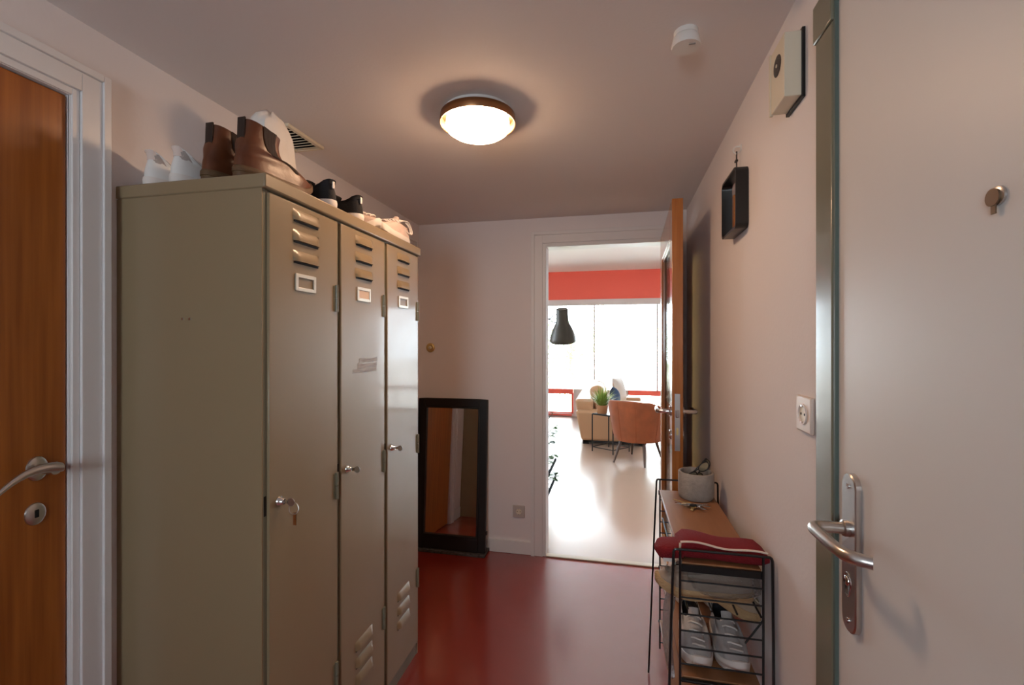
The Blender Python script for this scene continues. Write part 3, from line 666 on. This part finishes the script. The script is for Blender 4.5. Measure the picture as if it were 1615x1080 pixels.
# ------------------------------------------------------------------ wire shelf
SX0, SX1, SY0, SY1, SZ, FTZ = .1876, .388, 1.345, 1.985, .772, .812
sh = thing('shoe_rack', (.29, 1.66, 0), 'black wire shoe rack with brown shelves along the right wall', 'shelf')
r_ = .0032
def ladder(y, x0, x1, ox0, ox1, sl0, sl1):
    mb = MB()
    mb.tube(smooth_path([(sl0, y, 0.004), (ox0, y, FTZ-.012), (ox0+.004, y, FTZ), (ox0+.016, y, FTZ), (ox1-.016, y, FTZ), (ox1-.004, y, FTZ), (ox1, y, FTZ-.012), (sl1, y, .004)], 1), r_*1.15, 8)
    build('outer_loop', mb, M['black'], sh)
    for x in (x0, x1): build('upright', MB().cyl((x, y, .11), (x, y, FTZ), r_, r_, 8), M['black'], sh)
    z = FTZ-.085
    while z > .10:
        build('rung', MB().cyl((x0, y, z), (x1, y, z), r_*.75, r_*.75, 8), M['black'], sh); z -= .0455
ladder(1.332, .180, .389, .162, .412, .140, .4165)
ladder(1.995, .190, .392, .176, .415, .145, .4195)
for z in (SZ, .458, .235):
    build('shelf_board', MB().box((SX0, SY0, z-.014), (SX1, SY1, z)), M['brown_shelf'], sh, bevel=.0015)
    for y in (SY0-.006, SY1+.004): build('shelf_bracket', MB().box((SX0-.004, y-.003, z-(.022 if z == SZ else .012)), (SX1+.002, y+.003, z-.003)), M['black'], sh)
for x in (.20, .262, .325, .384): build('shelf_wire', MB().cyl((x, 1.332, .652), (x, 1.995, .652), .003, .003, 8), M['black'], sh)
build('brace', MB().cyl((SX1+.001, 1.336, .640), (.346, 1.336, .575), r_*.8, r_*.8, 8), M['black'], sh)
# concrete pot
pc = (.318, 1.915, SZ+.0006)
tag(build('concrete_pot', MB().lathe([(.0, 0), (.058, 0), (.064, .006), (.066, .02), (.066, .100), (.064, .103), (.058, .103), (.056, .100), (.056, .02), (0, .018)], pc, 'z', 48), M['concrete'], smooth=40), 'round grey concrete pot on the far end of the shelf board', 'pot')
def sunglasses(label, loc, rot):
    o = thing('sunglasses', (0,0,0), label, 'sunglasses', 'sunglasses in the concrete pot')
    for sx in (-1, 1):
        el = [(sx*.034 + .026*math.cos(a), 0, .020*math.sin(a)*(1 if math.sin(a) < 0 else .8)) for a in [2*PI*k/24 for k in range(24)]]
        build('rim', MB().tube(el, .0026, 8, True), M['black'], o, world=False)
        build('lens', MB().loft([[(p[0], -.0008, p[2]) for p in el], [(p[0], .0008, p[2]) for p in el]]), mat('tinted_lens', (.45, .42, .30), .05, metal=.6), o, world=False)
        build('temple', MB().tube([(sx*.062, 0, .008), (sx*.060, .010, .008), (sx*.01, .014+.003*sx, .006), (-sx*.045, .012+.003*sx, -.004)], [.003, .003, .0024, .003], 8), M['black'], o, world=False)
    build('bridge', MB().tube([(-.010, 0, .006), (0, -.002, .010), (.010, 0, .006)], .0024, 8), M['black'], o, world=False)
    o.location = loc; o.rotation_euler = rot; o.scale = (.86, .86, .86)
    return o
sunglasses('pale lensed sunglasses standing in the concrete pot, nearer the doorway', (pc[0]+.004, pc[1]-.012, SZ+.106), (R(8), R(-42), R(5)))
sunglasses('dark sunglasses leaning behind the pale pair in the concrete pot', (pc[0]+.024, pc[1]+.020, SZ+.098), (R(-6), R(-62), R(12)))
# bunch of keys
kb = thing('key_bunch', (.292, 1.80, SZ), 'bunch of keys lying on the shelf in front of the concrete pot', 'keys')
build('ring', MB().tube([(.292+.015*math.cos(a), 1.805+.015*math.sin(a), SZ+.006+.003*math.cos(a)) for a in [2*PI*k/24 for k in range(24)]], .0014, 6, True), M['chrome'], kb)
for q, (ang, ln, mm) in enumerate(((172, .062, 'chrome'), (150, .075, 'brass'), (205, .045, 'chrome'), (255, .05, 'brass'), (300, .055, 'chrome'), (335, .050, 'steel'), (20, .04, 'chrome'))):
    t = Matrix.Translation((.292, 1.805, SZ+.0035+.0022*(q % 3))) @ Matrix.Rotation(R(ang), 4, 'Z') @ Matrix.Rotation(R(-2), 4, 'Y')
    kk = MB().lathe([(.011, -.001), (.011, .001)], (.020, 0, .002), 'z', 16).box((.028, -.0036, .001), (.020+ln*.75, .0036, .003))
    for z in range(3): kk.box((.036+z*.008, -.0055, .001), (.040+z*.008, 0, .003))
    build('key', kk.xform(t), M[mm], kb)
build('fob', MB().lathe([(.010, -.004), (.011, 0), (.010, .004)], (0,0,0), 'z', 16).xform(Matrix.Translation((.268, 1.81, SZ+.006)) @ Matrix.Diagonal((1.9, .7, .9, 1))), M['cream'], kb)
build('fob', MB().box((.275, 1.785, SZ+.004), (.300, 1.80, SZ+.014)), M['black'], kb, bevel=.003)
# red folded towel
tw = thing('towel', (.30, 1.40, SZ), 'red folded towel with cream piping on the near end of the shelf', 'towel')
def towel_ring(x, y0, y1, z0, z1, n=18, puff=.0):
    r = []
    for k in range(n):
        a = 2*PI*k/n; c, s = math.cos(a), math.sin(a)
        r.append((x, (y0+y1)/2 + (y1-y0)/2*math.copysign(abs(c)**.5, c), (z0+z1)/2 + (z1-z0)/2*math.copysign(abs(s)**.6, s)))
    return r
main = []
for i in range(13):
    t = i/12; x = .182 + .228*t; h = .052 - .012*t + .004*math.sin(t*9); e = .4+.6*min(1, min(t, 1-t)/.06)
    main.append(towel_ring(x, 1.352+.004*math.sin(5*t), 1.352+.115*(.9+.1*e)-.02*t, SZ+.001+(1-e)*.02, SZ+.001+h*(.5+.5*e)))
build('folded_cloth', MB().loft(main), M['towel'], tw, smooth=60)
roll = []
for i in range(8):
    t = i/7; x = .118 + .075*t; e = math.sqrt(max(.05, 1-(1-min(1, t/.35))**2))
    roll.append(towel_ring(x, 1.40-.048*e, 1.40+.045*e, SZ+.012-.022*e+.004*t*3, SZ+.012+.018*e+.006*t))
build('tucked_end', MB().loft(roll), M['towel'], tw, smooth=60)
build('piping', MB().tube([(.184+.222*t, 1.356+.003*math.sin(5*t), SZ+.051-.012*t+.004*math.sin(t*9)) for t in [k/14 for k in range(15)]], .003, 8).tube([(.183, 1.352, SZ+.049), (.182, 1.350, SZ+.03), (.183, 1.352, SZ+.004)], .003, 8), M['cream_cloth'], tw)
build('care_tag', MB().box((.138, 1.3535, SZ-.006), (.162, 1.355, SZ+.003)), M['lace'], tw)
# shoes on the rack
gm = (M['grey_shoe'], M['white_sole'], M['lining'], M['lace'])
g1 = make_shoe('sneaker', 'grey', 'light grey sneaker on the lower shelf of the rack, towards the doorway', 'light grey sneakers on the rack', gm, Ln=.275, hw=.046, laces=True)
put(g1, .243, 1.622, .4585, 179)
g2 = put(copy_tree(g1), .333, 1.622, .4585, 181, label='light grey sneaker on the lower shelf of the rack, nearer the wall')
tm = (M['taupe_shoe'], M['gum'], M['pale_lining'], M['taupe_shoe'])
t1 = make_shoe('sneaker', 'low', 'taupe sneaker with its toe poking out past the left end of the middle shelf', 'taupe sneakers on the rack', tm, Ln=.26, hw=.045)
put(t1, .382, 1.402, .656, 90)
t2 = put(copy_tree(t1), .247, 1.560, .656, 0, label='taupe sneaker standing behind its pair under the shelf board')
bm2 = (M['beige_shoe'], M['gum'], M['pale_lining'], M['lace'])
u1 = make_shoe('sneaker', 'low', 'beige gum soled sneaker slipping down between the rack and the wall', 'beige sneakers on the rack', bm2, Ln=.26, hw=.040)
put(u1, .196, 1.492, .672, -90, -31)
u2 = put(copy_tree(u1), .345, 1.560, .656, 0, label='beige sneaker further back on the middle shelf of the rack')
v1 = make_shoe('sneaker', 'white', 'pale pink sneaker behind the grey pair on the lower rack shelf', 'pale pink sneakers on the rack', pm, Ln=.25, hw=.042)
put(v1, .243, 1.70, .4585, 0); v2 = put(copy_tree(v1), .340, 1.70, .4585, 0, label='pale pink sneaker behind the grey pair on the lower shelf, by the wall')
w1 = put(copy_tree(t1), .385, 1.47, .2355, 90, label='taupe sneaker on the bottom shelf of the rack')
# clear plastic bag over the middle shelf shoes
cb = []
for i in range(12):
    t = i/11; x = .205+.19*t; ring = []
    for k in range(22):
        a = 2*PI*k/22; c, s = math.cos(a), math.sin(a); f = 1+random.uniform(-.05, .05)
        e = .55+.45*math.sin(PI*min(1, .15+t*.8))
        ring.append((x, 1.405+.052*e*f*math.copysign(abs(c)**.6, c), .709+.045*e*f*math.copysign(abs(s)**.6, s)))
    cb.append(ring)
pbag = build('plastic_bag', MB().loft(cb), M['clear_bag'], smooth=35)
hf = []
for i in range(14):
    t = i/13; ring = []
    for k in range(14):
        a = 2*PI*k/14; f = 1+random.uniform(-.12, .12)
        ring.append((.168-.012*math.sin(t*3) + .010*f*math.cos(a)*(.6+.8*math.sin(PI*min(1, .2+t*.7))), 1.41+.035*f*math.sin(a), .672-.25*t))
    hf.append(ring)
build('hanging_fold', MB().loft(hf), M['clear_bag'], pbag, smooth=35)
tag(pbag, 'crinkled clear plastic bag round the shoe under the towel', 'bag')

# ------------------------------------------------------------------ living room furniture
so = thing('sofa', (0, 7.2, 0), 'beige leather sofa seen from its side beyond the doorway', 'sofa')
sy = 6.30
def slant(x0, x1, xb0, y0, y1, z0, z1): # box whose left bottom is set in
    return MB().loft([[(xb0, y0, z0), (x1, y0, z0), (x1, y1, z0), (xb0, y1, z0)], [(x0, y0, z1), (x1, y0, z1), (x1, y1, z1), (x0, y1, z1)]])
build('armrest', slant(-.50, .46, -.42, sy, sy+.24, .05, .455), M['leather'], so, bevel=.035, seg=4)
build('armrest', slant(-.50, .46, -.42, sy+1.66, sy+1.90, .05, .455), M['leather'], so, bevel=.035, seg=4)
build('base', MB().box((-.44, sy+.24, .05), (.44, sy+1.66, .24)), M['leather'], so, bevel=.02, seg=3)
build('backrest', slant(-.515, -.27, -.46, sy+.10, sy+1.80, .24, .60), M['leather'], so, bevel=.04, seg=4)
build('seat_cushion', MB().box((-.27, sy+.25, .24), (.47, sy+.94, .41)), M['leather'], so, bevel=.04, seg=4); build('seat_cushion', MB().box((-.27, sy+.96, .24), (.47, sy+1.65, .41)), M['leather'], so, bevel=.04, seg=4)
bcush = lambda y: MB().box((-.10, -.33, -.19), (.10, .33, .19)).xform(Matrix.Translation((-.20, y, .585)) @ Matrix.Rotation(R(-14), 4, 'Y'))
build('back_cushion', bcush(sy+.60), M['leather'], so, bevel=.08, seg=5); build('back_cushion', bcush(sy+1.30), M['leather'], so, bevel=.08, seg=5)
for x in (-.36, .38):
    for y in (sy+.06, sy+1.84): build('foot', MB().box((x-.04, y-.03, 0), (x+.04, y+.03, .052)), M['black'], so)
build('plinth', MB().box((-.40, sy+.03, .022), (.43, sy+1.87, .055)), M['black'], so)
def cushion(label, m, Mx, s=.40):
    mb = MB(); n = 12; g = []
    for sd_ in (1, -1):
        for i in range(n+1):
            for j in range(n+1):
                u, v = i/n*2-1, j/n*2-1; d = (1-abs(u)**2.5)*(1-abs(v)**2.5)
                g.append(Vector((u*s/2*(1-.08*(1-abs(v))), sd_*.075*d**.55, v*s/2*(1-.08*(1-abs(u))))))
    fs = []
    for k in (0, 1):
        o0 = k*(n+1)**2
        for i in range(n):
            for j in range(n):
                a = o0+i*(n+1)+j; fs.append((a, a+1, a+n+2, a+n+1) if k else (a, a+n+1, a+n+2, a+1))
    mb.add([Mx @ p for p in g], fs)
    return tag(build('cushion', mb, m, smooth=60), label, 'cushion', 'cushions on the sofa')
cushion('white cushion resting on the far end of the beige sofa', M['white_cloth'], Matrix.Translation((.10, 7.62, .625)) @ Matrix.Rotation(R(70), 4, 'Z') @ Matrix.Rotation(R(-15), 4, 'X'))
cushion('dark blue cushion leaning at the sofa back', M['blue_cloth'], Matrix.Translation((.03, 7.02, .575)) @ Matrix.Rotation(R(85), 4, 'Z') @ Matrix.Rotation(R(-10), 4, 'X') @ Matrix.Rotation(R(20), 4, 'Y'), .26)

# tub chair
th_ = math.atan2(.22, .446)
tc_ = thing('tub_chair', (.285, 5.555, 0), 'rust orange velvet tub chair with dark splayed legs', 'chair', rz=-th_)
# local: +y is the way the chair faces
def shell(a, t):                                     # a: angle from back centre, t 0..1 bottom->top
    top = interp(abs(a), [0, .7, 1.35, 1.95, 2.3], [.71, .70, .655, .56, .50])
    z = .262 + (top-.262)*t
    r = .262 + .072*t**.8
    return (1.02*r*math.sin(a), -(r*math.cos(a))*1.0, z)
shm = []
NA = 40
for i in range(NA+1):
    a = -2.2 + 4.4*i/NA
    out = [Vector(shell(a, t/7)) for t in range(8)]
    nrm = Vector((math.sin(a), -math.cos(a), 0))
    inn = [p - nrm*.052 + Vector((0, 0, -.004)) for p in out]
    capm = out[-1] - nrm*.026 + Vector((0, 0, .018))
    shm.append(out + [out[-1] - nrm*.008 + Vector((0,0,.013)), capm, inn[-1] + nrm*.006 + Vector((0,0,.012))] + inn[::-1])
build('backrest', MB().loft(shm), M['orange_velvet'], tc_, smooth=60, world=False)
for a in (-1.15, -.32, .32, 1.15):
    build('seam', MB().tube([Vector(shell(a, t/10)) + Vector((math.sin(a), -math.cos(a), 0))*.0005 for t in range(11)], .003, 6), mat('dark_rust_seam', (.22, .05, .014), .9), tc_, world=False)
seat = [(0, .255), (.20, .245), (.262, .255), (.27, .30), (.27, .40), (.25, .425), (.15, .435), (0, .437)]
build('seat', MB().lathe(seat, (0, .02, 0), 'z', 40).xform(Matrix.Diagonal((1, 1.08, 1, 1))), M['orange_velvet'], tc_, smooth=50, world=False)
for sx in (-1, 1):
    for yy, yt in ((-.249, -.15), (.249, .17)): build('leg', MB().cyl((sx*.187, yy, 0), (sx*.135, yt, .265), .0105, .021, 14), M['dark_wood'], tc_, world=False)
# plant table
pt = thing('plant_stand', (-.03, 5.99, 0), 'thin black metal plant stand between the sofa and the orange chair', 'side table')
corners = [(-.257, 5.93), (.0, 5.77), (.2, 6.0), (-.055, 6.20)]
build('table_top', MB().prism(corners, .462, .482), M['black'], pt, bevel=.003)
for x, y in corners: build('leg', MB().box((x-.008, y-.008, 0), (x+.008, y+.008, .475)), M['black'], pt)
for (a, b) in zip(corners, corners[1:]+corners[:1]): build('stretcher', MB().tube([(a[0], a[1], .055), (b[0], b[1], .055)], .006, 6), M['black'], pt)
gp = thing('potted_grass', (-.135, 5.95, .482), 'green grassy houseplant in a brown pot on the black stand', 'plant')
build('pot', MB().lathe([(0, 0), (.060, 0), (.075, .10), (.072, .105), (.062, .09), (0, .085)], (-.135, 5.95, .4825), 'z', 28), M['terracotta'], gp)
bl = MB(); random.seed(3)
for q in range(230):
    a = random.uniform(0, 2*PI); ln = random.uniform(.16, .32); lean = random.uniform(.1, .95); w_ = random.uniform(.004, .008)
    b0 = Vector((-.135+.035*math.cos(a)*random.random(), 5.95+.035*math.sin(a)*random.random(), .565)); side = Vector((-math.sin(a), math.cos(a), 0))
    dr = Vector((math.cos(a)*lean, math.sin(a)*lean, 1)).normalized(); pts_ = []
    for k in range(5):
        t = k/4; pts_.append(b0 + dr*ln*t + Vector((math.cos(a), math.sin(a), -1.1))*ln*.42*lean*t*t)
    vs = [p + s*side*w_*(1-(k/4)**2*.95) for k, p in enumerate(pts_) for s in (-1, 1)]
    bl.add(vs, [(2*k, 2*k+1, 2*k+3, 2*k+2) for k in range(4)])
tag(build('leaves', bl, M['leaf'], gp, smooth=0), kind='stuff')
# floor lamp
fl = thing('floor_lamp', (-1.05, 4.75, 0), 'dark olive floor lamp with a bell shaped metal shade', 'lamp')
hx, hy_, hz_ = -.494, 4.60, 0
s_ = 1
prof = [(.128, 1.408), (.131, 1.412), (.122, 1.45), (.104, 1.50), (.080, 1.545), (.064, 1.572), (.060, 1.60), (.056, 1.690), (.054, 1.694), (.044, 1.696), (0, 1.697)]
prof = [(r*1.04, 1.386+(z-1.408)*1.17) for r, z in prof]
inner = [(.126, 1.408), (.116, 1.45), (.09, 1.50), (.05, 1.545), (0, 1.55)]
inner = [(r*1.04, 1.386+(z-1.408)*1.17) for r, z in inner]
TL = Matrix.Translation((hx, hy_, 1.56)) @ Matrix.Rotation(R(17), 4, 'X') @ Matrix.Translation((-hx, -hy_, -1.56))
build('shade', MB().lathe(prof, (hx, hy_, 0), 'z', 36).lathe(inner, (hx, hy_, 0), 'z', 36).xform(TL), M['lampshade'], fl, smooth=50)
build('yoke', MB().tube(smooth_path([(hx-.048, hy_, 1.665), (hx-.085, hy_, 1.655), (hx-.115, hy_, 1.632), (hx-.125, hy_, 1.605), (hx-.10, hy_, 1.585), (hx-.06, hy_, 1.578)], 2), .0055, 8), M['lampshade'], fl)
build('arm', MB().tube([(hx-.120, hy_, 1.618), (-1.05, 4.75, 1.55)], .009, 10), M['lampshade'], fl)
build('pole', MB().cyl((-1.05, 4.75, .02), (-1.05, 4.75, 1.60), .011, .011, 12), M['lampshade'], fl)
build('base', MB().lathe([(0, 0), (.15, 0), (.15, .012), (.03, .025), (0, .025)], (-1.05, 4.75, 0), 'z', 32), M['lampshade'], fl)
# low plant rack left of the doorway
rk = thing('plant_rack', (-.66, 3.72, 0), 'low two tier black plant rack just left of the doorway in the living room', 'rack')
rx0, rx1, ry0, ry1 = -.82, -.515, 3.25, 4.22
for x in (rx0, rx1):
    for y in (ry0, ry1): build('leg', MB().box((min(x, -.60)-.006, y-.006, 0), (min(x, -.60)+.006, y+.006, .31)), M['black'], rk)
    for z in (.15, .305): build('rail', MB().box((x-.008, ry0, z-.009), (x+.008, ry1, z+.009)), M['matte_black'], rk)
for z in (.15, .305):
    for q in range(9):
        y = ry0+(ry1-ry0)*q/8; build('wire', MB().cyl((rx0, y, z), (rx1, y, z), .003, .003, 6), M['black'], rk)
def leafy(name, label, x, y, z0, potr, poth, stems, mt, potm, seed):
    o = thing(name, (x, y, z0), label, 'plant', 'plants left of the doorway'); rnd = random.Random(seed)
    build('pot', MB().lathe([(0, 0), (potr*.8, 0), (potr, poth), (potr*.92, poth), (potr*.85, poth*.85), (0, poth*.82)], (x, y, z0), 'z', 24), potm, o)
    sm = MB(); lf = MB()
    for (dx, dy, h, n) in stems:
        P0 = Vector((x, y, z0+poth*.8)); P1 = Vector((x+dx*.4, y+dy*.4, z0+poth+h*.6)); P2 = Vector((x+dx, y+dy, z0+poth+h))
        pts_ = [P0*(1-t)**2+P1*2*t*(1-t)+P2*t*t for t in [k/8 for k in range(9)]]
        sm.tube(pts_, .003, 5)
        for k in range(n):
            t = .35+.65*k/max(1, n-1); p = P0*(1-t)**2+P1*2*t*(1-t)+P2*t*t
            a = rnd.uniform(0, 2*PI); d = Vector((math.cos(a), math.sin(a), rnd.uniform(-.1, .5))).normalized(); sd_ = d.cross(Vector((0,0,1))).normalized(); up = sd_.cross(d)
            ln = rnd.uniform(.045, .07); row = []
            for q, wv in ((0, .1), (.3, .85), (.6, 1), (.85, .65), (1, .05)):
                c = p + d*ln*q - Vector((0,0,1))*ln*.25*q*q
                row += [c - sd_*ln*.34*wv + up*.004, c, c + sd_*ln*.34*wv + up*.004]
            lf.add(row, [(3*q, 3*q+1, 3*q+4, 3*q+3) for q in range(4)] + [(3*q+1, 3*q+2, 3*q+5, 3*q+4) for q in range(4)])
    build('stem', sm, M['dark_leaf'], o); tag(build('leaves', lf, mt, o, smooth=60), kind='stuff')
    return o
leafy('potted_plant', 'leafy dark green houseplant peeping round the left door jamb', -.70, 4.02, .312, .08, .13, [(.22, .06, .20, 8), (.20, .0, .07, 7), (.21, .1, .13, 6), (.17, .1, .30, 6), (-.1, .05, .3, 6), (.02, -.1, .3, 6), (-.05, 0, .36, 7), (.19, 0, .13, 5)], M['dark_leaf'], M['terracotta'], 4)
leafy('potted_plant', 'small dark houseplant on the upper tier of the plant rack', -.64, 3.62, .312, .06, .09, [(.17, .10, .00, 7), (.15, .25, .03, 6), (.10, -.05, .05, 5), (-.05, .05, .1, 5), (0, 0, .12, 5), (.13, .14, .02, 4)], M['dark_leaf'], M['concrete'], 9)
leafy('potted_plant', 'small dark houseplant on the lower tier of the plant rack', -.64, 3.75, .157, .05, .06, [(.16, .1, .03, 7), (.17, .25, .03, 6), (.0, .05, .05, 5)], M['dark_leaf'], M['black'], 12)

# ------------------------------------------------------------------ outside
struct('ground', MB().box((-30, 9.2, -1.2), (30, 60, -1.0)), M['ground'], 'pale ground outside the living room window', 'ground')
def tree(x, y, h, r, label, seed, n=1500):
    rnd = random.Random(seed)
    o = thing('tree', (x, y, -1), label, 'tree', 'trees outside the window')
    tr = MB().tube([(x, y, -1), (x+.05, y, -1+h*.35), (x-.03, y, -1+h*.6), (x, y, -1+h*.85)], [.12, .10, .07, .03], 8)
    for q in range(6):
        a = q*1.1; zz = -1+h*(.35+.08*q); tr.tube([(x, y, zz), (x+r*.7*math.cos(a), y+r*.7*math.sin(a), zz+r*.5)], [.04, .012], 6)
    build('trunk', tr, M['bark'], o)
    lf = MB()
    cl = [(rnd.uniform(-1, 1)*r, rnd.uniform(-1, 1)*r, rnd.uniform(.3, 1)*h) for _ in range(26)]
    for q in range(n):
        c = rnd.choice(cl); p = Vector((x+c[0]+rnd.gauss(0, .22), y+c[1]+rnd.gauss(0, .22), -1+c[2]+rnd.gauss(0, .22)))
        d = Vector((rnd.gauss(0,1), rnd.gauss(0,1), rnd.gauss(0,1))).normalized(); e = d.orthogonal().normalized()
        l_, w_ = rnd.uniform(.05, .10), rnd.uniform(.02, .035)
        lf.add([p, p+d*l_*.5+e*w_, p+d*l_, p+d*l_*.5-e*w_], [(0, 1, 2, 3)])
    tag(build('leaves', lf, M['tree_leaf'], o, smooth=0), kind='stuff')
tree(-1.15, 13.0, 2.9, .7, 'low leafy tree outside, left of the middle of the window', 21)
tree(-.35, 17.2, 5.0, .9, 'tall leafy tree outside behind the middle mullion', 22)
tree(1.75, 14.3, 4.0, .75, 'leafy tree outside towards the right of the window', 23)
